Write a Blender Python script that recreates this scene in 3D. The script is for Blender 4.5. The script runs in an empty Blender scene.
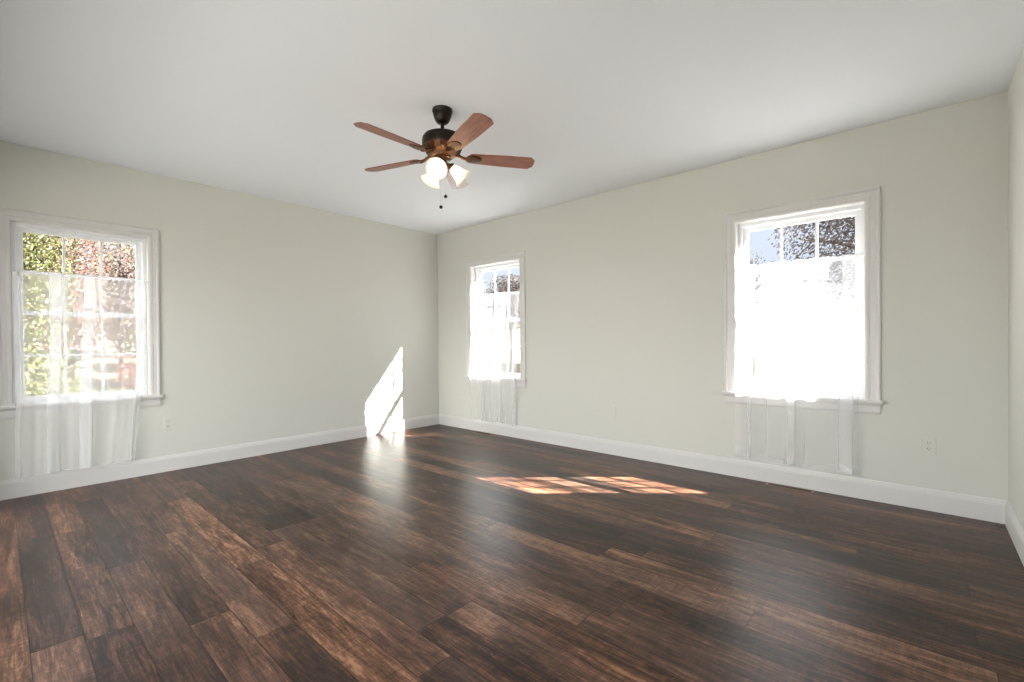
import bpy, bmesh, math, random
from mathutils import Vector, Matrix, noise
C = bpy.context.scene.collection
R = math.radians
sc = bpy.context.scene

# ------------------------------------------------------------------ camera
cam_d = bpy.data.cameras.new('camera'); cam = bpy.data.objects.new('camera', cam_d); C.objects.link(cam)
rgt = Vector((0.74569368, 0.66625137, -0.00707405)); fwd = Vector((-0.66628793, 0.74566888, -0.00619017))
fwd.normalize(); rgt = (rgt - fwd * rgt.dot(fwd)).normalized(); up = rgt.cross(fwd)
m = Matrix((rgt, up, -fwd)).transposed().to_4x4(); m.translation = Vector((5.2393, -4.2573, 1.1741))
cam.matrix_world = m
cam_d.sensor_width = 36; cam_d.lens = 459.964 / 1024 * 36
cam_d.shift_y = (345.2 - 341) / 1024
cam_d.clip_start = 0.05; cam_d.clip_end = 300
sc.camera = cam

# ------------------------------------------------------------------ exposure, world, sun
sc.view_settings.view_transform = 'Standard'; sc.view_settings.look = 'None'
sc.view_settings.gamma = 1; sc.view_settings.use_curve_mapping = False
sc.view_settings.exposure = 0.15
sc.cycles.use_denoising = True
sc.cycles.max_bounces = 12; sc.cycles.diffuse_bounces = 8; sc.cycles.transparent_max_bounces = 24
sc.cycles.sample_clamp_indirect = 8

world = bpy.data.worlds.new('sky'); sc.world = world; world.use_nodes = True
wn = world.node_tree.nodes; wl = world.node_tree.links; wn.clear()
wo = wn.new('ShaderNodeOutputWorld'); bg = wn.new('ShaderNodeBackground'); bg.inputs[1].default_value = 1.0
tc = wn.new('ShaderNodeTexCoord'); sp = wn.new('ShaderNodeSeparateXYZ'); wl.new(tc.outputs['Generated'], sp.inputs[0])
rz = wn.new('ShaderNodeValToRGB'); wl.new(sp.outputs[2], rz.inputs[0])          # blue sky, paler at the horizon
rz.color_ramp.elements[0].position = 0.0; rz.color_ramp.elements[0].color = (0.84, 0.89, 0.98, 1)
rz.color_ramp.elements[1].position = 0.4; rz.color_ramp.elements[1].color = (0.62, 0.73, 0.96, 1)
SKY_BACK = 7.5
mr = wn.new('ShaderNodeMapRange'); mr.inputs[1].default_value = 0.05; mr.inputs[2].default_value = -0.6   # white sky glow added towards -y, out of view, as fill light
mr.inputs[3].default_value = 0; mr.inputs[4].default_value = 1; wl.new(sp.outputs[1], mr.inputs[0])
mxw = wn.new('ShaderNodeMix'); mxw.data_type = 'RGBA'; wl.new(mr.outputs[0], mxw.inputs[0])
mz = wn.new('ShaderNodeMapRange'); mz.inputs[1].default_value = 0.32; mz.inputs[2].default_value = 0.75; wl.new(sp.outputs[2], mz.inputs[0])   # brighter zenith added above the view to light curtains and room
mx0 = wn.new('ShaderNodeMix'); mx0.data_type = 'RGBA'; wl.new(mz.outputs[0], mx0.inputs[0]); wl.new(rz.outputs[0], mx0.inputs[6]); mx0.inputs[7].default_value = (3.6, 3.7, 3.8, 1)
wl.new(mx0.outputs[2], mxw.inputs[6]); mxw.inputs[7].default_value = (SKY_BACK, SKY_BACK, SKY_BACK * 0.98, 1)
wl.new(mxw.outputs[2], bg.inputs[0]); wl.new(bg.outputs[0], wo.inputs[0])

sun_d = bpy.data.lights.new('sun', 'SUN'); sun_d.energy = 85; sun_d.angle = R(0.6); sun_d.color = (1, 0.96, 0.90)
sun = bpy.data.objects.new('sun', sun_d); C.objects.link(sun)
sd = Vector((-0.752, -0.659, -0.857)).normalized()
sun.rotation_euler = sd.to_track_quat('-Z', 'Y').to_euler(); sun.location = (20, 18, 20)

# ------------------------------------------------------------------ materials
def mat(name, col=(.8, .8, .8), rough=.5, metal=0, spec=.5):
    m = bpy.data.materials.new(name); m.use_nodes = True
    b = m.node_tree.nodes['Principled BSDF']
    b.inputs['Base Color'].default_value = (*col, 1); b.inputs['Roughness'].default_value = rough
    b.inputs['Metallic'].default_value = metal; b.inputs['Specular IOR Level'].default_value = spec
    return m
def NT(m): return m.node_tree.nodes, m.node_tree.links, m.node_tree.nodes['Principled BSDF']
def math_node(n, l, op, a, b=None, c=None):
    x = n.new('ShaderNodeMath'); x.operation = op
    for i, v in enumerate((a, b, c)):
        if v is None: continue
        if isinstance(v, (int, float)): x.inputs[i].default_value = v
        else: l.new(v, x.inputs[i])
    return x.outputs[0]
def ramp(n, l, src, stops, interp='LINEAR'):
    r = n.new('ShaderNodeValToRGB'); l.new(src, r.inputs[0]); cr = r.color_ramp; cr.interpolation = interp
    while len(cr.elements) < len(stops): cr.elements.new(0.5)
    for e, (p, c) in zip(cr.elements, stops): e.position = p; e.color = (*c, 1)
    return r.outputs[0]
def painted(name, col, scale, bump, rough=.6):
    m = mat(name, col, rough, 0, .3); n, l, b = NT(m)
    t = n.new('ShaderNodeTexCoord'); ns = n.new('ShaderNodeTexNoise'); ns.inputs['Scale'].default_value = scale; ns.inputs['Detail'].default_value = 3
    l.new(t.outputs['Object'], ns.inputs['Vector'])
    bp = n.new('ShaderNodeBump'); bp.inputs['Strength'].default_value = bump; bp.inputs['Distance'].default_value = .002
    l.new(ns.outputs[0], bp.inputs['Height']); l.new(bp.outputs[0], b.inputs['Normal'])
    return m
M_wall = painted('wall_paint', (.602, .602, .560), 90, .15, .6)
M_ceil = painted('ceiling_paint', (.80, .825, .86), 60, .1, .8)
M_trim = painted('white_trim_paint', (.625, .615, .605), 20, .02, .35)
M_vinyl = mat('white_vinyl', (.80, .81, .83), .35)
M_ext = painted('exterior_siding', (.5, .5, .48), 20, .1)
M_plate = mat('outlet_plastic', (.62, .61, .56), .4)
M_dark = mat('dark_slot', (.02, .02, .02), .6)

def floor_mat():
    m = mat('dark_plank_floor'); n, l, b = NT(m)
    t = n.new('ShaderNodeTexCoord'); s = n.new('ShaderNodeSeparateXYZ'); l.new(t.outputs['Object'], s.inputs[0])
    W, LEN = 0.1505, 1.52
    X, Y = s.outputs[0], s.outputs[1]
    v = math_node(n, l, 'DIVIDE', math_node(n, l, 'ADD', Y, 4.185 + 3 * W), W)
    row = math_node(n, l, 'FLOOR', v); fv = math_node(n, l, 'FRACT', v)
    wr = n.new('ShaderNodeTexWhiteNoise'); wr.noise_dimensions = '1D'; l.new(row, wr.inputs['W'])
    u = math_node(n, l, 'DIVIDE', math_node(n, l, 'ADD', math_node(n, l, 'ADD', X, 20), math_node(n, l, 'MULTIPLY', wr.outputs['Value'], 9.7)), LEN)
    colm = math_node(n, l, 'FLOOR', u); fu = math_node(n, l, 'FRACT', u)
    cv = n.new('ShaderNodeCombineXYZ'); l.new(row, cv.inputs[0]); l.new(colm, cv.inputs[1])
    wp = n.new('ShaderNodeTexWhiteNoise'); wp.noise_dimensions = '2D'; l.new(cv.outputs[0], wp.inputs['Vector'])
    rnd = wp.outputs['Value']; rc = n.new('ShaderNodeSeparateColor'); l.new(wp.outputs['Color'], rc.inputs[0])
    off = math_node(n, l, 'MULTIPLY', rnd, 37.0)
    def nz(sx, sy, scale, detail, rough=.55, dist=0):
        c = n.new('ShaderNodeCombineXYZ'); l.new(math_node(n, l, 'MULTIPLY', X, sx), c.inputs[0]); l.new(math_node(n, l, 'MULTIPLY', Y, sy), c.inputs[1]); l.new(off, c.inputs[2])
        q = n.new('ShaderNodeTexNoise'); q.inputs['Scale'].default_value = scale; q.inputs['Detail'].default_value = detail; q.inputs['Roughness'].default_value = rough; q.inputs['Distortion'].default_value = dist
        l.new(c.outputs[0], q.inputs['Vector']); return q.outputs[0]
    big = nz(1.0, 7.0, 1.7, 4, .6, .6)       # long cathedral streaks
    blot = nz(.7, 3.4, 2.8, 6, .68, .6)      # weathered blotches
    fine = nz(3.0, 60.0, 3.0, 3)       # fine grain
    saw = nz(55.0, 7.0, 1.3, 3, .7, .5)          # saw marks across
    f = math_node(n, l, 'ADD', math_node(n, l, 'MULTIPLY', math_node(n, l, 'SUBTRACT', big, .5), 1.2), math_node(n, l, 'MULTIPLY', math_node(n, l, 'SUBTRACT', blot, .5), 1.0))
    f = math_node(n, l, 'ADD', f, math_node(n, l, 'MULTIPLY', math_node(n, l, 'SUBTRACT', rnd, .5), .44))
    f = math_node(n, l, 'ADD', f, math_node(n, l, 'MULTIPLY', math_node(n, l, 'SUBTRACT', fine, .5), .6))
    f = math_node(n, l, 'ADD', f, math_node(n, l, 'MULTIPLY', math_node(n, l, 'SUBTRACT', saw, .5), .5))
    strk = nz(1.3, 17.0, 2.3, 7, .72, 1.4)   # ring figure
    f = math_node(n, l, 'ADD', f, math_node(n, l, 'MULTIPLY', math_node(n, l, 'SUBTRACT', strk, .5), 1.5))
    mott = nz(4.0, 12.0, 2.2, 6, .72, 2.4)   # short mottled figure
    f = math_node(n, l, 'ADD', f, math_node(n, l, 'MULTIPLY', math_node(n, l, 'SUBTRACT', mott, .5), .9))
    f = math_node(n, l, 'ADD', f, .50)
    base = ramp(n, l, f, [(0.03, (.004, .0025, .002)), (.28, (.022, .0100, .0066)), (.50, (.060, .0275, .0165)), (.74, (.125, .060, .036)), (.98, (.25, .133, .078))])
    grey = n.new('ShaderNodeMix'); grey.data_type = 'RGBA'; grey.inputs[7].default_value = (.050, .038, .037, 1)
    g = math_node(n, l, 'MULTIPLY', math_node(n, l, 'MULTIPLY', rc.outputs[1], nz(.8, 3, 2.3, 3)), .8)
    l.new(g, grey.inputs[0]); l.new(base, grey.inputs[6])
    # seams
    ev = math_node(n, l, 'MINIMUM', fv, math_node(n, l, 'SUBTRACT', 1.0, fv))
    eu = math_node(n, l, 'MULTIPLY', math_node(n, l, 'MINIMUM', fu, math_node(n, l, 'SUBTRACT', 1.0, fu)), LEN / W)
    e = math_node(n, l, 'MINIMUM', ev, eu)
    sm = n.new('ShaderNodeMapRange'); sm.inputs[1].default_value = 0.006; sm.inputs[2].default_value = 0.022; l.new(e, sm.inputs[0])
    # knots: small dark ovals
    kv = n.new('ShaderNodeTexVoronoi'); kv.inputs['Scale'].default_value = 2.1; kc = n.new('ShaderNodeCombineXYZ')
    l.new(math_node(n, l, 'MULTIPLY', X, 1.0), kc.inputs[0]); l.new(math_node(n, l, 'MULTIPLY', Y, 1.7), kc.inputs[1]); l.new(kc.outputs[0], kv.inputs['Vector'])
    kd = math_node(n, l, 'ADD', kv.outputs['Distance'], math_node(n, l, 'MULTIPLY', math_node(n, l, 'SUBTRACT', saw, .5), .12))
    km = n.new('ShaderNodeMapRange'); km.inputs[1].default_value = .02; km.inputs[2].default_value = .09; km.inputs[3].default_value = .35; l.new(kd, km.inputs[0])
    dk = n.new('ShaderNodeMix'); dk.data_type = 'RGBA'; dk.blend_type = 'MULTIPLY'; dk.inputs[0].default_value = 1
    sv = math_node(n, l, 'MULTIPLY', math_node(n, l, 'ADD', math_node(n, l, 'MULTIPLY', sm.outputs[0], .7), .3), km.outputs[0])
    cc = n.new('ShaderNodeCombineColor'); [l.new(sv, cc.inputs[i]) for i in range(3)]
    l.new(grey.outputs[2], dk.inputs[6]); l.new(cc.outputs[0], dk.inputs[7]); l.new(dk.outputs[2], b.inputs['Base Color'])
    rr = math_node(n, l, 'ADD', math_node(n, l, 'MULTIPLY', blot, .14), .26); l.new(rr, b.inputs['Roughness'])
    b.inputs['Specular IOR Level'].default_value = .22
    h = math_node(n, l, 'ADD', math_node(n, l, 'MULTIPLY', sm.outputs[0], 1.0), math_node(n, l, 'MULTIPLY', math_node(n, l, 'ADD', saw, fine), .35))
    bp = n.new('ShaderNodeBump'); bp.inputs['Strength'].default_value = .35; bp.inputs['Distance'].default_value = .0012
    l.new(h, bp.inputs['Height']); l.new(bp.outputs[0], b.inputs['Normal'])
    return m
M_floor = floor_mat()

def glass_mat():
    m = bpy.data.materials.new('window_glass'); m.use_nodes = True; n = m.node_tree.nodes; l = m.node_tree.links; n.clear()
    o = n.new('ShaderNodeOutputMaterial'); tr = n.new('ShaderNodeBsdfTransparent'); tr.inputs[0].default_value = (.95, .97, .97, 1)
    gl = n.new('ShaderNodeBsdfGlossy'); gl.inputs['Roughness'].default_value = .01
    lw = n.new('ShaderNodeLayerWeight'); lw.inputs[0].default_value = .5
    fr = math_node(n, l, 'ADD', math_node(n, l, 'MULTIPLY', math_node(n, l, 'POWER', lw.outputs['Facing'], 5.0), .9), .06)
    mx = n.new('ShaderNodeMixShader'); l.new(fr, mx.inputs[0]); l.new(tr.outputs[0], mx.inputs[1]); l.new(gl.outputs[0], mx.inputs[2]); l.new(mx.outputs[0], o.inputs[0])
    return m
M_glass = glass_mat()

def sheer_mat(name, density):
    m = bpy.data.materials.new(name); m.use_nodes = True; n = m.node_tree.nodes; l = m.node_tree.links; n.clear()
    o = n.new('ShaderNodeOutputMaterial'); tr = n.new('ShaderNodeBsdfTransparent')
    tl = n.new('ShaderNodeBsdfTranslucent'); tl.inputs[0].default_value = (.90, .91, .94, 1)
    df = n.new('ShaderNodeBsdfDiffuse'); df.inputs[0].default_value = (.96, .96, .97, 1)
    m1 = n.new('ShaderNodeMixShader'); m1.inputs[0].default_value = .5; l.new(tl.outputs[0], m1.inputs[1]); l.new(df.outputs[0], m1.inputs[2])
    lw = n.new('ShaderNodeLayerWeight'); lw.inputs[0].default_value = .35
    fac = math_node(n, l, 'ADD', math_node(n, l, 'MULTIPLY', lw.outputs['Facing'], .12), density)
    m2 = n.new('ShaderNodeMixShader'); l.new(fac, m2.inputs[0]); l.new(tr.outputs[0], m2.inputs[1]); l.new(m1.outputs[0], m2.inputs[2]); l.new(m2.outputs[0], o.inputs[0])
    return m
M_sheer = sheer_mat('sheer_voile', .25); M_sheer_thick = sheer_mat('thicker_sheer_voile', .28)

# ------------------------------------------------------------------ helpers
def obj(name, bm, m, parent=None, smooth=False, recalc=True):
    me = bpy.data.meshes.new(name)
    if recalc: bmesh.ops.recalc_face_normals(bm, faces=bm.faces)
    bm.to_mesh(me); bm.free()
    if smooth:
        for p in me.polygons: p.use_smooth = True
        if smooth is not True: me.set_sharp_from_angle(angle=R(smooth))
    for mm in (m if isinstance(m, (list, tuple)) else [m]): me.materials.append(mm)
    o = bpy.data.objects.new(name, me); C.objects.link(o)
    if parent: o.parent = parent
    return o
def struct(name, bm, m, parent=None, smooth=False):
    o = obj(name, bm, m, parent, smooth)
    if not parent: o['kind'] = 'structure'
    return o
def tag(o, label, cat, group=None, kind=None):
    o['label'] = label; o['category'] = cat
    if group: o['group'] = group
    if kind: o['kind'] = kind
    return o
def thing(name, label, cat, loc=(0, 0, 0), rz=0, group=None):
    o = bpy.data.objects.new(name, None); C.objects.link(o); o.location = loc; o.rotation_euler = (0, 0, rz)
    o.empty_display_size = .1
    return tag(o, label, cat, group)
def box(bm, p0, p1, bev=0, mi=0):
    ret = bmesh.ops.create_cube(bm, size=1)['verts']
    for v in ret:
        v.co = Vector([(p0[i] + p1[i]) / 2 + v.co[i] * (p1[i] - p0[i]) for i in range(3)])
    fs = set(f for v in ret for f in v.link_faces)
    for f in fs: f.material_index = mi
    if bev:
        es = list(set(e for v in ret for e in v.link_edges))
        bmesh.ops.bevel(bm, geom=es, offset=bev, segments=2, affect='EDGES', profile=.5)
def lathe(bm, prof, seg=32, mtx=None, cap=False):
    rings = []
    for r, z in prof:
        if r < 1e-5: rings.append([bm.verts.new((0, 0, z))])
        else: rings.append([bm.verts.new((r * math.cos(2 * math.pi * k / seg), r * math.sin(2 * math.pi * k / seg), z)) for k in range(seg)])
    for a, b in zip(rings, rings[1:]):
        for k in range(seg):
            k2 = (k + 1) % seg
            if len(a) == 1 and len(b) == 1: continue
            if len(a) == 1: bm.faces.new((a[0], b[k2], b[k]))
            elif len(b) == 1: bm.faces.new((a[k], a[k2], b[0]))
            else: bm.faces.new((a[k], a[k2], b[k2], b[k]))
    if cap:
        for rg in (rings[0], rings[-1]):
            if len(rg) > 2: bm.faces.new(rg)
    if mtx is not None:
        bmesh.ops.transform(bm, matrix=mtx, verts=[v for rg in rings for v in rg])
def tube(bm, pts, rad, seg=8, cap=True):
    pts = [Vector(p) for p in pts]; rings = []
    for i, p in enumerate(pts):
        d = (pts[min(i + 1, len(pts) - 1)] - pts[max(i - 1, 0)]).normalized()
        a = d.orthogonal().normalized() if i == 0 else (rings[-1][1] - d * rings[-1][1].dot(d)).normalized()
        b = d.cross(a); r = rad[i] if isinstance(rad, (list, tuple)) else rad
        rings.append(([bm.verts.new(p + (a * math.cos(2 * math.pi * k / seg) + b * math.sin(2 * math.pi * k / seg)) * r) for k in range(seg)], a))
    for (A, _), (B, _) in zip(rings, rings[1:]):
        for k in range(seg): bm.faces.new((A[k], A[(k + 1) % seg], B[(k + 1) % seg], B[k]))
    if cap: bm.faces.new(rings[0][0]); bm.faces.new(rings[-1][0])
def extrude_profile(bm, prof, a, b, fn):
    """prof: list of (w, z); swept from u=a to u=b; fn(u, w, z) -> point"""
    A = [bm.verts.new(fn(a, w, z)) for w, z in prof]; B = [bm.verts.new(fn(b, w, z)) for w, z in prof]
    n = len(prof)
    for k in range(n): bm.faces.new((A[k], A[(k + 1) % n], B[(k + 1) % n], B[k]))
    bm.faces.new(A); bm.faces.new(B)

# ------------------------------------------------------------------ room shell
LX, DY, H, T = 5.641, 4.50, 2.74, 0.17
mapB = lambda u, w, z: (u, w, z)                # back wall (window wall): outside is +y
mapA = lambda u, w, z: (-w, u, z)               # left wall: outside is -x
mapC = lambda u, w, z: (LX + w, u, z)           # right wall
mapD = lambda u, w, z: (u, -DY - w, z)          # wall behind the camera
def wall(name, fn, u0, u1, z0, z1, holes):
    bm = bmesh.new()
    us = sorted({u0, u1, *[h[0] for h in holes], *[h[1] for h in holes]}); zs = sorted({z0, z1, *[h[2] for h in holes], *[h[3] for h in holes]})
    V = {}
    def v(i, j, w):
        k = (i, j, w)
        if k not in V: V[k] = bm.verts.new(fn(us[i], w, zs[j]))
        return V[k]
    def solid(i, j):
        if i < 0 or j < 0 or i >= len(us) - 1 or j >= len(zs) - 1: return False
        cu, cz = (us[i] + us[i + 1]) / 2, (zs[j] + zs[j + 1]) / 2
        return not any(h[0] < cu < h[1] and h[2] < cz < h[3] for h in holes)
    for i in range(len(us) - 1):
        for j in range(len(zs) - 1):
            if not solid(i, j): continue
            for w in (0, T): bm.faces.new((v(i, j, w), v(i + 1, j, w), v(i + 1, j + 1, w), v(i, j + 1, w)))
            if not solid(i - 1, j): bm.faces.new((v(i, j, 0), v(i, j + 1, 0), v(i, j + 1, T), v(i, j, T)))
            if not solid(i + 1, j): bm.faces.new((v(i + 1, j, 0), v(i + 1, j + 1, 0), v(i + 1, j + 1, T), v(i + 1, j, T)))
            if not solid(i, j - 1): bm.faces.new((v(i, j, 0), v(i + 1, j, 0), v(i + 1, j, T), v(i, j, T)))
            if not solid(i, j + 1): bm.faces.new((v(i, j + 1, 0), v(i + 1, j + 1, 0), v(i + 1, j + 1, T), v(i, j + 1, T)))
    return struct(name, bm, M_wall)
WIN_A = (-4.180, -3.340, 0.717, 2.148)
WIN_B1 = (0.705, 1.570, 0.728, 2.187)
WIN_B2 = (4.035, 4.920, 0.735, 2.190)
FILL_DOOR_D = (0.45, 4.85, 0.0, 2.20)  # opening added in the unseen wall for fill light
g = .02
hole = lambda w: (w[0] - g, w[1] + g, w[2] - .03, w[3] + g)
wall('wall_back', mapB, 0, LX, 0, H, [hole(WIN_B1), hole(WIN_B2)])
wall('wall_left', mapA, -DY - T, T, 0, H, [hole(WIN_A)])
wall('wall_right', mapC, -DY - T, T, 0, H, [])
wall('wall_front', mapD, 0, LX, 0, H, [(FILL_DOOR_D[0] - g, FILL_DOOR_D[1] + g, 0.0, FILL_DOOR_D[3] + g)])
bm = bmesh.new(); box(bm, (-T, -DY - T, -.12), (LX + T, T, 0)); struct('floor', bm, M_floor)
bm = bmesh.new(); box(bm, (-T, -DY - T, H), (LX + T, T, H + .15)); struct('ceiling', bm, M_ceil)

# baseboards: flat board with a moulded cap
BP = [(0, 0), (-.016, 0), (-.016, .112), (-.0135, .118), (-.0135, .124), (-.010, .130), (-.0075, .139), (-.004, .146), (0, .148)]
def baseboard(name, fn, a, b):
    bm = bmesh.new(); extrude_profile(bm, BP, a, b, fn); struct(name, bm, M_trim)
baseboard('baseboard_back', mapB, 0.0, LX)
baseboard('baseboard_left', mapA, -DY, -.0)
baseboard('baseboard_right', mapC, -DY, -.0)
bm = bmesh.new(); extrude_profile(bm, BP, 0, FILL_DOOR_D[0] - .09, mapD); extrude_profile(bm, BP, FILL_DOOR_D[1] + .09, LX, mapD); struct('baseboard_front', bm, M_trim)

# ------------------------------------------------------------------ windows
def ubox(bm, fn, u0, u1, w0, w1, z0, z1, bev=0):
    a, b = fn(u0, w0, z0), fn(u1, w1, z1)
    box(bm, [min(a[i], b[i]) for i in range(3)], [max(a[i], b[i]) for i in range(3)], bev)
def sash(fn, name, parent, u0, u1, w0, w1, z0, z1, st, rb, rt, lock=None):
    bm = bmesh.new()
    ubox(bm, fn, u0, u0 + st, w0, w1, z0, z1, .003); ubox(bm, fn, u1 - st, u1, w0, w1, z0, z1, .003)
    ubox(bm, fn, u0 + st - .002, u1 - st + .002, w0, w1, z0, z0 + rb, .003); ubox(bm, fn, u0 + st - .002, u1 - st + .002, w0, w1, z1 - rt, z1, .003)
    gw = (w0 + w1) / 2; a, b = u0 + st, u1 - st; c, d = z0 + rb, z1 - rt
    for k in (1, 2):
        u = a + (b - a) * k / 3; ubox(bm, fn, u - .009, u + .009, gw - .008, gw + .008, c - .002, d + .002, .002)
    z = (c + d) / 2; ubox(bm, fn, a - .002, b + .002, gw - .0075, gw + .0075, z - .009, z + .009, .002)
    s = struct(name, bm, M_vinyl, parent)
    bm = bmesh.new(); v = [bm.verts.new(fn(*p)) for p in ((a, gw, c), (b, gw, c), (b, gw, d), (a, gw, d))]; bm.faces.new(v)
    struct('glass_pane', bm, M_glass, s)
    return s
def window(name, fn, win, cw):
    u0, u1, z0, z1 = win
    root = bpy.data.objects.new(name, None); C.objects.link(root); root['kind'] = 'structure'
    # jamb lining through the wall
    bm = bmesh.new()
    ubox(bm, fn, u0 - g, u0, -.001, T + .01, z0 - .03, z1 + g); ubox(bm, fn, u1, u1 + g, -.001, T + .01, z0 - .03, z1 + g)
    ubox(bm, fn, u0, u1, -.001, T + .01, z1, z1 + g)
    ubox(bm, fn, u0, u1, .06, T + .04, z0 - .03, z0 - .006)
    struct('jamb', bm, M_trim, root)
    # vinyl frame with side tracks
    f = .028; bm = bmesh.new()
    for a, b in ((u0, u0 + f), (u1 - f, u1)):
        ubox(bm, fn, a, b, .075, T, z0 - .006, z1, .003)
    ubox(bm, fn, u0 + f - .0005, u1 - f + .0005, .0755, T - .0005, z1 - f, z1 - .0005, 0); ubox(bm, fn, u0 + f - .0005, u1 - f + .0005, .078, T + .02, z0 - .005, z0 + .012, .002)
    struct('frame', bm, M_vinyl, root)
    zm = (z0 + z1) / 2 + .005
    sash(fn, 'upper_sash', root, u0 + f - .01, u1 - f + .01, .125, .15, zm - .018, z1 - f + .008, .050, .036, .042)
    lo = sash(fn, 'lower_sash', root, u0 + f - .01, u1 - f + .01, .092, .118, z0 + .008, zm + .018, .050, .042, .036)
    for k in (.3, .7):                                              # sash locks
        u = u0 + (u1 - u0) * k
        bm = bmesh.new(); ubox(bm, fn, u - .028, u + .028, .096, .116, zm + .018, zm + .026, .002); ubox(bm, fn, u - .007, u + .03, .088, .104, zm + .025, zm + .036, .003)
        struct('sash_lock', bm, M_vinyl, lo)
    # casing: stepped moulding, mitred look
    bm = bmesh.new(); prof = [(0, 0), (0, -.010), (.006, -.013), (.022, -.013), (.028, -.010), (.060, -.012), (cw - .022, -.014), (cw - .016, -.021), (cw - .004, -.021), (cw, -.017), (cw, 0)]
    def ring(off, w): return [(u0 - off, w, z0), (u0 - off, w, z1 + off), (u1 + off, w, z1 + off), (u1 + off, w, z0)]
    rings = [[bm.verts.new(fn(*p)) for p in ring(o_ + .004, w_)] for o_, w_ in prof]
    for r1, r2 in zip(rings, rings[1:] + rings[:1]):
        for k in range(3): bm.faces.new((r1[k], r1[k + 1], r2[k + 1], r2[k]))
    bm.faces.new([r[0] for r in rings]); bm.faces.new([r[3] for r in rings])
    struct('casing', bm, M_trim, root)
    bm = bmesh.new(); ubox(bm, fn, u0 - cw - .022, u1 + cw + .022, -.045, 0, z0 - .024, z0, .005); ubox(bm, fn, u0, u1, -.002, .078, z0 - .024, z0)
    struct('stool', bm, M_trim, root)
    bm = bmesh.new(); extrude_profile(bm, [(0, z0 - .024), (-.020, z0 - .024), (-.020, z0 - .034), (-.014, z0 - .042), (-.014, z0 - .088), (-.010, z0 - .100), (0, z0 - .104)], u0 - cw, u1 + cw, fn)
    struct('apron', bm, M_trim, root)
    return root
window('window_1', mapA, WIN_A, .074)
window('window_2', mapB, WIN_B1, .088)
window('window_3', mapB, WIN_B2, .088)

# glazed patio doors added unseen behind the camera to let in fill light
root = bpy.data.objects.new('added_fill_door', None); C.objects.link(root); root['kind'] = 'structure'
u0, u1, z0, z1 = FILL_DOOR_D
bm = bmesh.new()
ubox(bm, mapD, u0 - g, u0 + .02, -.001, T + .01, 0, z1 + g); ubox(bm, mapD, u1 - .02, u1 + g, -.001, T + .01, 0, z1 + g); ubox(bm, mapD, u0 + .02, u1 - .02, -.001, T + .01, z1 - .02, z1 + g)
ubox(bm, mapD, u0 - .09, u0, -.016, 0, 0, z1 + .09, .003); ubox(bm, mapD, u1, u1 + .09, -.016, 0, 0, z1 + .09, .003); ubox(bm, mapD, u0, u1, -.016, 0, z1, z1 + .09, .003)
struct('added_door_frame', bm, M_trim, root)
nP = 5; pw = (u1 - u0 - .04) / nP
for k in range(nP):
    a = u0 + .02 + k * pw; b = a + pw; w0 = .06 if k % 2 else .10
    bm = bmesh.new()
    for p in ((a, a + .07, .01, z1 - .02), (b - .07, b, .01, z1 - .02), (a + .07, b - .07, .01, .15), (a + .07, b - .07, z1 - .10, z1 - .02)):
        ubox(bm, mapD, p[0], p[1], w0, w0 + .035, p[2], p[3], .003)
    dp = struct('added_door_panel', bm, M_vinyl, root)
    bm = bmesh.new(); bm.faces.new([bm.verts.new(mapD(*q)) for q in ((a + .07, w0 + .017, .15), (b - .07, w0 + .017, .15), (b - .07, w0 + .017, z1 - .10), (a + .07, w0 + .017, z1 - .10))])
    struct('glass_pane', bm, M_glass, dp)

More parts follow.
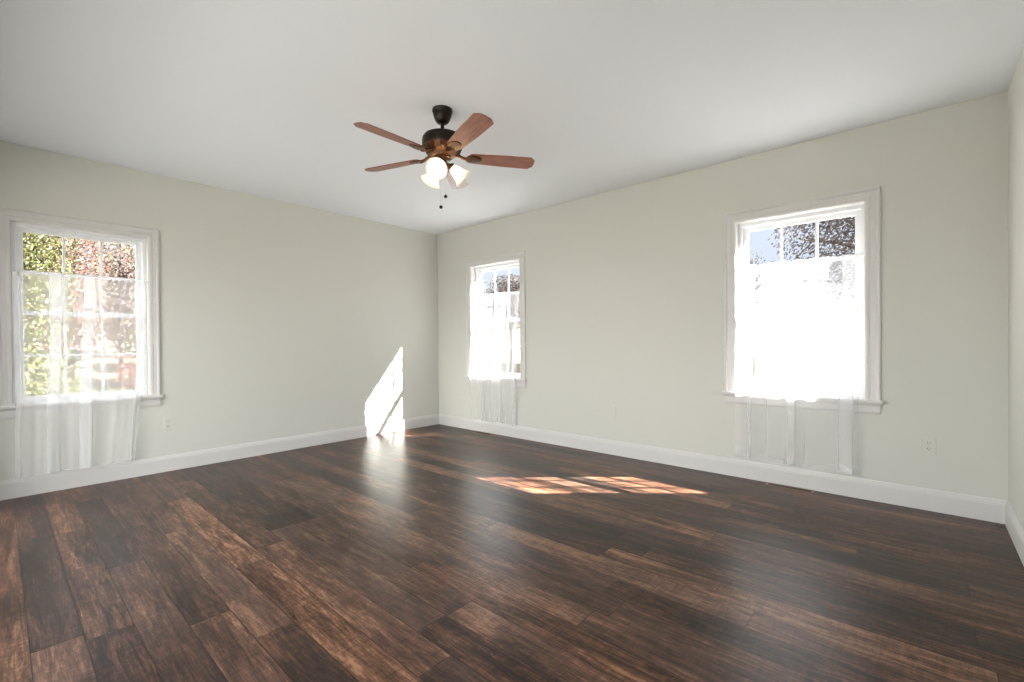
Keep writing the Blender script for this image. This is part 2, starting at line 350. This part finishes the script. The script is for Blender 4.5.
# ------------------------------------------------------------------ curtains
def curtain_path(width, pleats, rnd):
    """points (s, off, layer) along the cloth: runs forward, and doubles back on itself at each pleat"""
    pts = []; s = 0
    N = 14
    marks = sorted(pleats)
    for c, pw_ in marks:
        e = c + pw_ / 2
        n = max(2, int((e - s) / .012))
        for i in range(n): pts.append((s + (e - s) * i / n, 0))
        n = max(3, int(pw_ / .010))
        for i in range(n): pts.append((e - pw_ * i / n, 1))
        for i in range(n): pts.append((e - pw_ + pw_ * i / n, 2))
        s = e
    n = max(2, int((width - s) / .012))
    for i in range(n + 1): pts.append((s + (width - s) * i / n, 0 if not marks else 3))
    return pts
def curtain(label, fn, u0, u1, z_top, z_bot, z_sill, pleats, seed, narrow=(0, 0), sag=0.012, cloth=None):
    cloth = cloth or M_sheer
    rnd = random.Random(seed); W = u1 - u0; path = curtain_path(W, pleats, rnd)
    rows = 70; bm = bmesh.new(); grid = []
    ph = [rnd.uniform(0, 6.28) for _ in range(6)]
    lay_acc = {0: 0.0, 1: -.004, 2: -.008, 3: -.0}
    for j in range(rows + 1):
        t = j / rows; z = z_top + (z_bot - z_top) * t; row = []
        if z > z_sill + .02: k = (z_top - z) / (z_top - z_sill - .02); w = .012 - .078 * k ** 1.5
        else: w = -.066
        A = .0012 + .0028 * t
        for s, ly in path:
            x = s / W
            wob = A * (math.sin(s * 46 + ph[0] + .9 * math.sin(t * 3 + ph[1])) + .7 * math.sin(s * 91 + ph[2] + t * 1.5) + .5 * math.sin(s * 21 + ph[3] - t * 2))
            if z < z_sill + .05: wob = min(wob, .012)
            u = u0 + s + (narrow[0] * (1 - x) + narrow[1] * x) * max(0, t - .1) + .004 * math.sin(t * 7 + ph[4] + s * 9)
            if ly in (1, 2): u += .010 * math.sin(t * 5 + ph[5] + s * 3) * t * (1 if ly == 1 else .6)
            zz = z + (sag * math.sin(s * 14 + ph[1]) * .5 + .35 * sag * math.sin(s * 37 + ph[2])) * max(0, (t - .8) / .2)
            zz += (.003 * math.sin(s * 60 + ph[3])) * max(0, 1 - t * 8)
            row.append(bm.verts.new(fn(u, w + wob + lay_acc[ly], zz)))
        grid.append(row)
    for a, b in zip(grid, grid[1:]):
        for k in range(len(a) - 1): bm.faces.new((a[k], a[k + 1], b[k + 1], b[k]))
    # hems: a second layer of cloth along the foot and the rod pocket
    o = tag(obj('sheer_curtain', bm, cloth, None, True, recalc=False), label, 'curtain', 'sheer cafe curtains on the windows')
    for part, ja, jb in (('bottom_hem', rows - 2, rows), ('rod_pocket', 0, 1)):
        hb = bmesh.new(); off = Vector(fn(0, -.003, 0)) - Vector(fn(0, 0, 0)); me = o.data; n = len(path)
        vs = [[hb.verts.new(me.vertices[j * n + k].co + off) for k in range(n)] for j in range(ja, jb + 1)]
        for a, b in zip(vs, vs[1:]):
            for k in range(n - 1): hb.faces.new((a[k], a[k + 1], b[k + 1], b[k]))
        obj(part, hb, cloth, o, True, recalc=False)
    return o
def rod(label, fn, u0, u1, z):
    bm = bmesh.new(); tube(bm, [fn(u0 + .008, .024, z), fn(u1 - .008, .024, z)], .006, 12)
    o = tag(obj('curtain_rod', bm, M_vinyl, None, 40), label, 'curtain rod', 'tension rods across the windows')
    bm = bmesh.new(); tube(bm, [fn(u0 + .0005, .024, z), fn(u0 + .012, .024, z)], .010, 12); obj('end_cap', bm, M_vinyl, o, 40)
    bm = bmesh.new(); tube(bm, [fn(u1 - .012, .024, z), fn(u1 - .0005, .024, z)], .010, 12); obj('end_cap', bm, M_vinyl, o, 40)
rod('thin white tension rod across the left window facing the autumn trees', mapA, WIN_A[0], WIN_A[1], 1.745)
rod('thin white tension rod across the small far window near the corner', mapB, WIN_B1[0], WIN_B1[1], 1.795)
rod('thin white tension rod across the large right-hand window', mapB, WIN_B2[0], WIN_B2[1], 1.805)
curtain('sheer white curtain on the left window with autumn trees showing through it', mapA, WIN_A[0] + .008, WIN_A[1] - .012, 1.755, .160, WIN_A[2], [(.235, .080), (.44, .085), (.775, .018), (.035, .014)], 3, (.0, -.11), cloth=M_sheer_thick)
curtain('sheer white curtain glowing in the sun on the far window near the corner', mapB, WIN_B1[0] + .010, WIN_B1[1] - .010, 1.805, .165, WIN_B1[2], [(.25, .05), (.56, .06), (.80, .05)], 8, (.03, -.02))
curtain('sheer white curtain glowing in the sun on the large right-hand window', mapB, WIN_B2[0] + .010, WIN_B2[1] - .010, 1.815, .185, WIN_B2[2], [(.12, .03), (.425, .060), (.79, .095)], 5, (.0, -.03))

# ------------------------------------------------------------------ outlets
def outlet(label, fn, u, z, blank=False):
    x, y, _ = fn(u, 0, z)
    rzv = {mapB: 0, mapA: math.pi / 2}[fn]
    t = thing('wall_outlet' if not blank else 'wall_plate', label, 'outlet' if not blank else 'wall plate', (x, y, z), rzv)
    bm = bmesh.new(); box(bm, (-.036, -.007, -.059), (.036, 0, .059), .003)
    obj('cover_plate', bm, M_plate if not blank else M_wall, t)
    if blank:
        bm = bmesh.new(); lathe(bm, [(0, .0105), (.0035, .0105), (.0045, .0085), (.0045, .006)], 16, Matrix.Rotation(R(90), 4, 'X')); obj('jack', bm, M_plate, t, 30)
    else:
        for dz in (-.0205, .0205):
            bm = bmesh.new(); box(bm, (-.0165, -.0100, dz - .0145), (.0165, -.006, dz + .0145), .003)
            f = obj('receptacle', bm, M_plate, t)
            bm = bmesh.new(); box(bm, (-.0085, -.0108, dz - .003), (-.0060, -.0095, dz + .008)); box(bm, (.0055, -.0108, dz - .002), (.0078, -.0095, dz + .007)); box(bm, (-.0022, -.0108, dz - .0095), (.0022, -.0095, dz - .0055))
            obj('slots', bm, M_dark, f)
        bm = bmesh.new(); lathe(bm, [(0, .0085), (.003, .0085), (.0035, .0065)], 12, Matrix.Rotation(R(90), 4, 'X')); obj('screw', bm, M_plate, t)
    return t
outlet('pale duplex power outlet on the wall beside the left window', mapA, -3.211, .443)
outlet('pale duplex power outlet low on the wall in the right corner', mapB, 5.269, .443)
outlet('small wall-coloured cover plate low between the two sunny windows', mapB, 2.836, .453, True)

# ------------------------------------------------------------------ floor registers
M_reg = mat('register_bronze', (.24, .165, .115), .4, .4)
M_lou = mat('louvre_bronze', (.05, .032, .022), .45, .4)
def register(label, cx, cy, L, Wd):
    t = thing('floor_register', label, 'floor vent', (cx, cy, 0), 0, 'metal floor vents by the window wall')
    bm = bmesh.new(); fr = .018; h = .006
    box(bm, (-L / 2, -Wd / 2, 0), (L / 2, -Wd / 2 + fr, h), .002); box(bm, (-L / 2, Wd / 2 - fr, 0), (L / 2, Wd / 2, h), .002)
    box(bm, (-L / 2, -Wd / 2 + fr, 0), (-L / 2 + fr, Wd / 2 - fr, h), .002); box(bm, (L / 2 - fr, -Wd / 2 + fr, 0), (L / 2, Wd / 2 - fr, h), .002)
    obj('frame', bm, M_reg, t)
    bm = bmesh.new(); box(bm, (-L / 2 + fr, -Wd / 2 + fr, .0002), (L / 2 - fr, Wd / 2 - fr, .0012)); obj('duct_opening', bm, M_dark, t)
    n = 18; bm = bmesh.new()
    for k in range(n):
        x = -L / 2 + fr + (L - 2 * fr) * (k + .5) / n; box(bm, (x - .003, -Wd / 2 + fr, .0012), (x + .003, Wd / 2 - fr, .005))
    box(bm, (-L / 2 + fr, -.003, .0014), (L / 2 - fr, .003, .0055))
    obj('louvres', bm, M_lou, t)
register('dark slotted metal floor vent below the large right-hand window', 4.445, -.076, .335, .092)
register('dark slotted metal floor vent in the floor near the far corner', 1.01, -.090, .30, .105)

# ------------------------------------------------------------------ ceiling fan
M_bronze = mat('oil_rubbed_bronze', (.022, .016, .013), .38, .75)
M_antique = mat('antique_bronze', (.085, .036, .016), .38, .7)
def blade_wood():
    m = mat('cherry_blade_wood', (.25, .1, .05), .35); n, l, b = NT(m)
    t = n.new('ShaderNodeTexCoord'); mp = n.new('ShaderNodeMapping'); mp.inputs['Scale'].default_value = (3, 45, 3); l.new(t.outputs['Object'], mp.inputs[0])
    q = n.new('ShaderNodeTexNoise'); q.inputs['Scale'].default_value = 2.2; q.inputs['Detail'].default_value = 5; q.inputs['Distortion'].default_value = .8; l.new(mp.outputs[0], q.inputs['Vector'])
    c = ramp(n, l, q.outputs[0], [(.3, (.14, .042, .022)), (.55, (.27, .095, .055)), (.75, (.37, .145, .090))]); l.new(c, b.inputs['Base Color']); return m
M_blade = blade_wood()
def shade_mat():
    m = bpy.data.materials.new('frosted_glass_shade'); m.use_nodes = True; n = m.node_tree.nodes; l = m.node_tree.links; n.clear()
    o = n.new('ShaderNodeOutputMaterial'); tl = n.new('ShaderNodeBsdfTranslucent'); tl.inputs[0].default_value = (.95, .93, .88, 1)
    pr = n.new('ShaderNodeBsdfPrincipled'); pr.inputs['Base Color'].default_value = (.9, .88, .83, 1); pr.inputs['Roughness'].default_value = .3
    mx = n.new('ShaderNodeMixShader'); mx.inputs[0].default_value = .45; l.new(tl.outputs[0], mx.inputs[1]); l.new(pr.outputs[0], mx.inputs[2]); l.new(mx.outputs[0], o.inputs[0]); return m
M_shade = shade_mat()
M_bulb = bpy.data.materials.new('lit_bulb'); M_bulb.use_nodes = True
_n, _l, _b = NT(M_bulb); _b.inputs['Emission Color'].default_value = (1, .80, .55, 1); _b.inputs['Emission Strength'].default_value = 105; _b.inputs['Base Color'].default_value = (.9, .9, .85, 1)
FX, FY = 2.832, -2.25
fan = thing('ceiling_fan', 'five-blade ceiling fan with bronze motor, cherry blades and three lit bell shades', 'ceiling fan', (FX, FY, H))
zz = lambda z: z - H
bm = bmesh.new(); lathe(bm, [(0, zz(2.74)), (.066, zz(2.74)), (.068, zz(2.728)), (.064, zz(2.722)), (.062, zz(2.700)), (.050, zz(2.668)), (.036, zz(2.650)), (.022, zz(2.643)), (0, zz(2.642))], 40); obj('canopy', bm, M_bronze, fan, 35)
bm = bmesh.new(); lathe(bm, [(0, zz(2.66)), (.0125, zz(2.66)), (.0125, zz(2.585)), (.0, zz(2.585))], 20); lathe(bm, [(.013, zz(2.612)), (.021, zz(2.606)), (.023, zz(2.59)), (.023, zz(2.574)), (0, zz(2.574))], 24); obj('downrod', bm, M_bronze, fan, 35)
bm = bmesh.new(); lathe(bm, [(0, zz(2.583)), (.045, zz(2.581)), (.095, zz(2.572)), (.122, zz(2.560)), (.133, zz(2.545)), (.135, zz(2.530)), (.135, zz(2.497)), (.131, zz(2.489)), (.0, zz(2.489))], 48)
motor = obj('motor_housing', bm, M_bronze, fan, 35)
bm = bmesh.new(); lathe(bm, [(0, zz(2.490)), (.129, zz(2.490)), (.131, zz(2.484)), (.128, zz(2.478)), (.118, zz(2.462)), (.100, zz(2.446)), (.085, zz(2.438)), (.080, zz(2.428)), (.064, zz(2.420)), (.0, zz(2.420))], 48)
obj('lower_housing', bm, M_antique, fan, 35)
bm = bmesh.new(); tube(bm, [(.127, 0, zz(2.479)), (.116, 0, zz(2.461)), (.098, 0, zz(2.445))], [.004, .006, .004], 6)
rib0 = obj('vent_rib', bm, M_bronze, motor, True)
for k in range(1, 16):
    rb = rib0.copy(); C.objects.link(rb); rb.parent = motor; rb.rotation_euler = (0, 0, 2 * math.pi * k / 16)
# light kit stem and fitter
bm = bmesh.new(); lathe(bm, [(0, zz(2.422)), (.058, zz(2.422)), (.060, zz(2.412)), (.050, zz(2.402)), (.030, zz(2.396)), (.026, zz(2.384)), (.038, zz(2.376)), (.046, zz(2.362)), (.044, zz(2.346)), (.034, zz(2.330)), (.018, zz(2.322)), (.010, zz(2.312)), (.008, zz(2.302)), (0, zz(2.298))], 36)
fitter = obj('light_fitter', bm, M_antique, fan, 35)
# blades
def blade_bm():
    bm = bmesh.new(); out = []
    L0, L1 = .175, .632; w0, w1 = .052, .066
    out = [(L0, -.030), (L0 + .012, -w0 + .004), (L0 + .035, -w0), (.42, -w1 + .003), (L1 - .030, -w1), (L1, -w1 + .030), (L1 + .003, 0), (L1, w1 - .030), (L1 - .030, w1), (.42, w1 - .003), (L0 + .035, w0), (L0 + .012, w0 - .004), (L0, .030)]
    a = [bm.verts.new((x, y, .003)) for x, y in out]; b = [bm.verts.new((x, y, -.003)) for x, y in out]
    bm.faces.new(a); bm.faces.new(list(reversed(b)))
    n = len(out)
    for k in range(n): bm.faces.new((a[k], b[k], b[(k + 1) % n], a[(k + 1) % n]))
    bmesh.ops.bevel(bm, geom=[e for e in bm.edges if abs(e.verts[0].co.z - e.verts[1].co.z) < .001], offset=.0012, segments=1, affect='EDGES')
    return bm
def iron_bm():
    bm = bmesh.new()
    # arm from motor, leaf-shaped plate screwed under the blade
    tube(bm, [(.085, 0, .016), (.115, 0, .010), (.145, 0, -.004), (.175, 0, -.009)], [.011, .010, .010, .012], 10)
    out = []
    for k in range(28):
        a = 2 * math.pi * k / 28; r = 1 + .10 * math.cos(3 * a)
        out.append((.205 + .055 * math.cos(a) * r, .042 * math.sin(a) * r * (1.0 + .15 * math.cos(a))))
    a = [bm.verts.new((x, y, -.0032)) for x, y in out]; b = [bm.verts.new((x, y, -.0085)) for x, y in out]
    c = [bm.verts.new((.205 + (x - .205) * .72, y * .72, -.011)) for x, y in out]; ce = bm.verts.new((.205, 0, -.0105)); n = len(out)
    bm.faces.new(a)
    for k in range(n):
        k2 = (k + 1) % n
        bm.faces.new((a[k], b[k], b[k2], a[k2])); bm.faces.new((b[k], c[k], c[k2], b[k2])); bm.faces.new((c[k], ce, c[k2]))
    for x, y in ((.19, .018), (.19, -.018), (.235, 0)):
        lathe(bm, [(0, -.0145), (.004, -.0135), (.0055, -.010)], 10, Matrix.Translation((x, y, 0)))
    return bm
bl0 = obj('blade', blade_bm(), M_blade, fan); ir0 = obj('blade_iron', iron_bm(), M_antique, bl0, 40)
for k in range(5):
    if k == 0: b_, i_ = bl0, ir0
    else:
        b_ = bl0.copy(); C.objects.link(b_); b_.parent = fan; i_ = ir0.copy(); C.objects.link(i_); i_.parent = b_
    b_.matrix_local = Matrix.Translation((0, 0, zz(2.428))) @ Matrix.Rotation(R(-17.5 + 72 * k), 4, 'Z') @ Matrix.Rotation(R(-12), 4, 'X')
# glass shades on short arms
SH = [(-56, 'a'), (178, 'b'), (60, 'c')]
prof = [(.0215, 0), (.024, .004), (.026, .012), (.030, .024), (.036, .042), (.041, .060), (.045, .078), (.054, .096), (.064, .108), (.073, .115)]
def shade_bm():
    bm = bmesh.new(); seg = 40
    pr = prof + [(r - .0022, z - (.0008 if i else 0)) for i, (r, z) in reversed(list(enumerate(prof)))]
    lathe(bm, pr, seg); return bm
def bulb_bm():
    bm = bmesh.new(); lathe(bm, [(0, .012), (.010, .012), (.011, .030), (.016, .042), (.023, .056), (.025, .068), (.021, .081), (.012, .089), (0, .092)], 20); return bm
def cup_bm():
    bm = bmesh.new(); lathe(bm, [(0, -.022), (.010, -.022), (.012, -.014), (.022, -.008), (.027, .000), (.027, .010), (.0235, .010), (.0225, -.001), (0, -.001)], 24)
    return bm
s0 = None
for az, _ in SH:
    a = R(az); d = Vector((math.cos(a), math.sin(a), 0)); axis = (d * math.sin(R(50)) + Vector((0, 0, -math.cos(R(50))))).normalized()
    neck = Vector((0, 0, zz(2.362))) + d * .056 + Vector((0, 0, .004))
    if s0 is None:
        s0 = obj('lamp_shade', shade_bm(), M_shade, fan, 60); b0 = obj('bulb', bulb_bm(), M_bulb, s0, True); c0 = obj('shade_holder', cup_bm(), M_antique, s0, 35); S_, B_, K_ = s0, b0, c0
    else:
        S_, B_, K_ = s0.copy(), b0.copy(), c0.copy()
        for q in (S_, B_, K_): C.objects.link(q)
        S_.parent = fan; B_.parent = S_; K_.parent = S_
    S_.matrix_local = Matrix.Translation(neck) @ axis.to_track_quat('Z', 'Y').to_matrix().to_4x4()
    bm = bmesh.new(); tube(bm, [d * .035 + Vector((0, 0, zz(2.355))), d * .046 + Vector((0, 0, zz(2.366))), neck - axis * .018], [.009, .009, .010], 10); obj('shade_arm', bm, M_antique, fitter, True)
# pull chains
M_chain = mat('brass_chain', (.55, .50, .42), .3, .8)
for dx, dy, zb in ((.016, .010, 2.158), (-.012, -.008, 2.088)):
    bm = bmesh.new(); z = zz(2.31)
    while z > zz(zb) + .012:
        bmesh.ops.create_icosphere(bm, subdivisions=1, radius=.0011, matrix=Matrix.Translation((dx, dy, z))); z -= .0028
    ch = obj('pull_chain', bm, M_chain, fan)
    bm = bmesh.new(); lathe(bm, [(0, .0135), (.003, .012), (.009, .007), (.012, 0), (.009, -.008), (.004, -.011), (0, -.0115)], 20, Matrix.Translation((dx, dy, zz(zb)))); obj('pull_knob', bm, M_bronze, ch, True)

# ------------------------------------------------------------------ outdoors
GZ = -0.55
def ground_mat():
    m = mat('autumn_lawn', (.1, .1, .05), .95, 0, .1); n, l, b = NT(m)
    t = n.new('ShaderNodeTexCoord'); q = n.new('ShaderNodeTexNoise'); q.inputs['Scale'].default_value = 3; q.inputs['Detail'].default_value = 8; l.new(t.outputs['Object'], q.inputs['Vector'])
    c = ramp(n, l, q.outputs[0], [(.35, (.05, .05, .035)), (.5, (.09, .08, .055)), (.65, (.15, .12, .085))]); l.new(c, b.inputs['Base Color']); return m
bm = bmesh.new(); S = 46; G = []
for i in range(S + 1):
    G.append([])
    for j in range(S + 1):
        x = -60 + 120 * i / S; y = -50 + 120 * j / S
        rise = max(0, -x - 14) * .10 + max(0, y - 30) * .03
        dn = max(0, min(1, (max(-x, x - LX, y, -DY - y) - 1) / 4))
        G[-1].append(bm.verts.new((x, y, GZ + rise + .12 * dn * noise.noise(Vector((x * .2, y * .2, 3))))))
for i in range(S):
    for j in range(S): bm.faces.new((G[i][j], G[i + 1][j], G[i + 1][j + 1], G[i][j + 1]))
lawn = obj('lawn', bm, ground_mat(), None, True); lawn['kind'] = 'structure'
M_grav = painted('bounce_gravel', (.20, .198, .195), 30, .5, .9)
bm = bmesh.new(); box(bm, (-7, T + .3, GZ - .2), (LX + 8, 9.5, GZ + .06)); struct('bounce_driveway', bm, M_grav)  # pale ground added to bounce sun through the windows onto the ceiling

bm = bmesh.new(); box(bm, (-3, -16, GZ - .2), (LX + 3, -DY - T - .01, -.10))  # pale slab added out of view to bounce sun up onto the ceiling
M_conc = painted('bounce_concrete', (.32, .315, .30), 12, .2, .8); struct('bounce_terrace', bm, M_conc)
# rest of the house: foundation and gable roof
bm = bmesh.new(); box(bm, (-T, -DY - T, GZ - .1), (LX + T, T, -.121)); struct('foundation', bm, M_ext)
M_shingle = painted('roof_shingles', (.10, .095, .09), 30, .5)
bm = bmesh.new(); ey = .45; ym = -DY / 2; rp = [(T + ey, 2.95), (ym, 4.7), (-DY - T - ey, 2.95), (-DY - T - ey, 2.87), (T + ey, 2.87)]
extrude_profile(bm, [(y, z) for y, z in rp], -T - .3, LX + T + .3, lambda u, w, z: (u, w, z + .025)); struct('roof', bm, M_shingle)

def leaf_mat(name, stops, trans=.35):
    m = bpy.data.materials.new(name); m.use_nodes = True; n = m.node_tree.nodes; l = m.node_tree.links; n.clear()
    o = n.new('ShaderNodeOutputMaterial'); ge = n.new('ShaderNodeNewGeometry')
    c = ramp(n, l, ge.outputs['Random Per Island'], stops)
    df = n.new('ShaderNodeBsdfDiffuse'); tl = n.new('ShaderNodeBsdfTranslucent'); l.new(c, df.inputs[0]); l.new(c, tl.inputs[0])
    mx = n.new('ShaderNodeMixShader'); mx.inputs[0].default_value = trans; l.new(df.outputs[0], mx.inputs[1]); l.new(tl.outputs[0], mx.inputs[2]); l.new(mx.outputs[0], o.inputs[0]); return m
k_ = 1.05
def cs(*c): return tuple(v * k_ for v in c)
LM = {
 'yellow': leaf_mat('yellow_green_leaves', [(0, cs(.020, .026, .012)), (.35, cs(.055, .062, .022)), (.7, cs(.11, .105, .045)), (1, cs(.19, .17, .12))]),
 'orange': leaf_mat('orange_leaves', [(0, cs(.035, .022, .020)), (.3, cs(.10, .055, .040)), (.6, cs(.15, .085, .060)), (.8, cs(.16, .14, .16)), (1, cs(.22, .16, .09))]),
 'pink': leaf_mat('russet_leaves', [(0, cs(.030, .022, .022)), (.35, cs(.09, .055, .048)), (.7, cs(.14, .09, .08)), (.85, cs(.17, .16, .18)), (1, cs(.18, .14, .09))]),
 'red': leaf_mat('red_leaves', [(0, cs(.05, .020, .018)), (.5, cs(.13, .050, .045)), (1, cs(.20, .12, .09))]),
 'green': leaf_mat('green_leaves', [(0, cs(.010, .016, .008)), (.5, cs(.04, .055, .022)), (1, cs(.10, .11, .05))]),
 'grey': leaf_mat('grey_brown_leaves', [(0, cs(.030, .028, .030)), (.5, cs(.065, .055, .055)), (1, cs(.12, .10, .09))]),
}
M_bark = painted('bark', (.045, .038, .034), 25, .6, .9)
def tree(name, label, base, height, crown, cz, col, n, leaf, seed, trunk=.12, cat='tree', group='trees outside the windows', dens=.35, branches=26):
    rnd = random.Random(seed); bx, by = base; bz = GZ + max(0, -bx - 14) * .10 + max(0, by - 30) * .03 - .1
    t = thing(name, label, cat, (bx, by, bz), 0, group)
    cc = Vector((0, 0, cz - bz)); bm = bmesh.new()
    ends = []
    top = Vector((rnd.uniform(-.1, .1), rnd.uniform(-.1, .1), height - bz))
    if trunk:
        pts = [Vector((0, 0, 0)) + (top * (k / 6)) + Vector((rnd.uniform(-.06, .06), rnd.uniform(-.06, .06), 0)) * (k > 0) for k in range(7)]
        tube(bm, pts, [trunk * (1 - .85 * k / 6) for k in range(7)], 8)
    for k in range(branches):
        v = Vector((rnd.gauss(0, 1), rnd.gauss(0, 1), rnd.gauss(0, .8))).normalized()
        e = cc + Vector((v.x * crown[0], v.y * crown[1], v.z * crown[2])) * rnd.uniform(.65, .98)
        st_z = max(.15, min(top.z * .9, e.z - rnd.uniform(.3, .9) * crown[2] * .6)); st = Vector((top.x * st_z / top.z, top.y * st_z / top.z, st_z))
        mid = st.lerp(e, .5) + Vector((rnd.uniform(-.1, .1), rnd.uniform(-.1, .1), rnd.uniform(0, .15))) * crown[0] * .5
        r0 = max(.01, trunk * .35); tube(bm, [st, mid, e], [r0, r0 * .6, r0 * .2], 5); ends.append(e); ends.append(mid)
        for q in range(3):
            e2 = e + Vector((rnd.gauss(0, 1), rnd.gauss(0, 1), rnd.gauss(0, 1))) * crown[0] * .22; s2 = mid.lerp(e, rnd.uniform(.3, 1)); tube(bm, [s2, e2], [r0 * .35, r0 * .12], 4); ends.append(e2)
    obj('trunk', bm, M_bark, t, True)
    verts, faces = [], []
    for k in range(n):
        if rnd.random() < dens: p = cc + Vector([rnd.gauss(0, .45) * crown[i] for i in range(3)])
        else:
            c = rnd.choice(ends); p = c + Vector([rnd.gauss(0, .16) * crown[i] for i in range(3)])
        p = cc + Vector([max(-1, min(1, (p[i] - cc[i]) / crown[i])) * crown[i] * rnd.uniform(.93, 1) for i in range(3)])
        if p.z < .12: p.z = .12 + rnd.random() * .2
        a = Vector((rnd.gauss(0, 1), rnd.gauss(0, 1), rnd.gauss(0, 1))).normalized(); b = a.orthogonal().normalized(); c_ = a.cross(b)
        L = leaf * rnd.uniform(.6, 1.3); i = len(verts)
        verts += [p - b * L * .5, p + c_ * L * .32 + a * L * .06, p + b * L * .5, p - c_ * L * .32 + a * L * .06]; faces.append((i, i + 1, i + 2, i + 3))
    me = bpy.data.meshes.new('foliage'); me.from_pydata([tuple(v) for v in verts], [], faces); me.materials.append(LM[col])
    o = bpy.data.objects.new('foliage', me); C.objects.link(o); o.parent = t
    return t
# beyond the left window
tree('autumn_tree', 'yellow-green leafy tree filling the left panes of the left window', (-4.6, -4.25), 4.6, (1.2, .75, 1.9), 2.3, 'yellow', 26000, .045, 11, .07)
tree('autumn_tree', 'orange-leaved tree in the middle panes of the left window', (-9.0, -3.3), 5.6, (1.2, .75, 1.8), 2.9, 'orange', 12000, .05, 12, .09)
tree('autumn_tree', 'russet tree in the upper right panes of the left window', (-11.6, -1.9), 5.4, (1.1, .9, 1.7), 2.5, 'pink', 9000, .055, 13, .08)
tree('shrub', 'red-leaved shrub low in the right panes of the left window', (-6.6, -2.25), 1.5, (.6, .5, .55), .45, 'red', 9000, .035, 14, .03, 'shrub', 'shrubs outside the left window')
tree('shrub', 'dark green shrub at the foot of the left window view', (-4.9, -2.95), .9, (.6, .4, .42), .02, 'green', 9000, .035, 15, .03, 'shrub', 'shrubs outside the left window')
tree('shrub', 'yellow-green shrub below the yellow-green tree beyond the left window', (-6.95, -3.75), 1.3, (.65, .6, .8), .25, 'yellow', 12000, .04, 16, .03, 'shrub', 'shrubs outside the left window')
for i, (x, y, col, hh, lab) in enumerate(((-14.6, -4.3, 'green', 6.0, 'green woodland tree behind the yellow-green tree'), (-15.4, -.5, 'yellow', 6.5, 'tall yellow woodland tree behind the orange tree'), (-19.0, -2.4, 'pink', 7.5, 'russet woodland tree far behind the red shrub'),
                                     (-22.8, -3.9, 'orange', 9.0, 'tallest orange woodland tree in the far background'), (-24.5, .5, 'grey', 8.5, 'grey-brown half-bare woodland tree in the far background'), (-19.2, 1.6, 'green', 5.5, 'low green woodland tree at the right of the left window'))):
    tree('woodland_tree', lab, (x, y), hh, (1.7, 1.6, 2.6), hh * .42, col, 16000, .10, 30 + i, .12)
# beyond the window wall
tree('half_bare_tree', 'grey-brown half-bare tree in the upper panes of the right window', (4.3, 12.4), 7.5, (2.5, 1.5, 2.5), 4.9, 'grey', 26000, .085, 51, .16, dens=.5)
tree('half_bare_tree', 'small bare-twigged tree at the lower left of the right window sky', (.35, 15.0), 4.3, (.8, .6, 1.0), 3.6, 'grey', 900, .07, 52, .07, dens=.1)
tree('half_bare_tree', 'dark rounded tree seen through the upper panes of the far window', (-9.75, 12.4), 4.3, (1.1, 1.0, 1.3), 3.1, 'grey', 14000, .09, 53, .10, dens=.5)
tree('half_bare_tree', 'thin tree at the left side of the far window view', (-11.6, 12.9), 4.6, (.35, .35, 1.6), 2.9, 'grey', 700, .07, 54, .07, dens=.1)

# neighbouring house seen through the far window
nb = thing('neighbour_house', 'grey-roofed neighbouring house seen through the far window', 'house', (-8.6, 21, GZ + .0))
M_sid = painted('pale_siding', (.33, .33, .35), 10, .1)
bm = bmesh.new(); box(bm, (-4.5, -3, -.3), (4.5, 3, 3.3)); obj('wall', bm, M_sid, nb)
bm = bmesh.new(); extrude_profile(bm, [(-3.5, 3.25), (0, 5.0), (3.5, 3.25), (3.5, 3.1), (-3.5, 3.1)], -4.9, 4.9, lambda u, w, z: (u, w, z)); obj('roof', bm, M_shingle, nb)
M_wd = mat('dark_window_glass', (.03, .035, .04), .1)
for x in (-3, -1, 1, 3):
    bm = bmesh.new(); box(bm, (x - .5, -3.05, 1.0), (x + .5, -2.98, 2.4)); w_ = obj('window', bm, M_vinyl, nb)
    bm = bmesh.new(); box(bm, (x - .42, -3.07, 1.08), (x + .42, -3.045, 2.32)); obj('pane', bm, M_wd, w_)
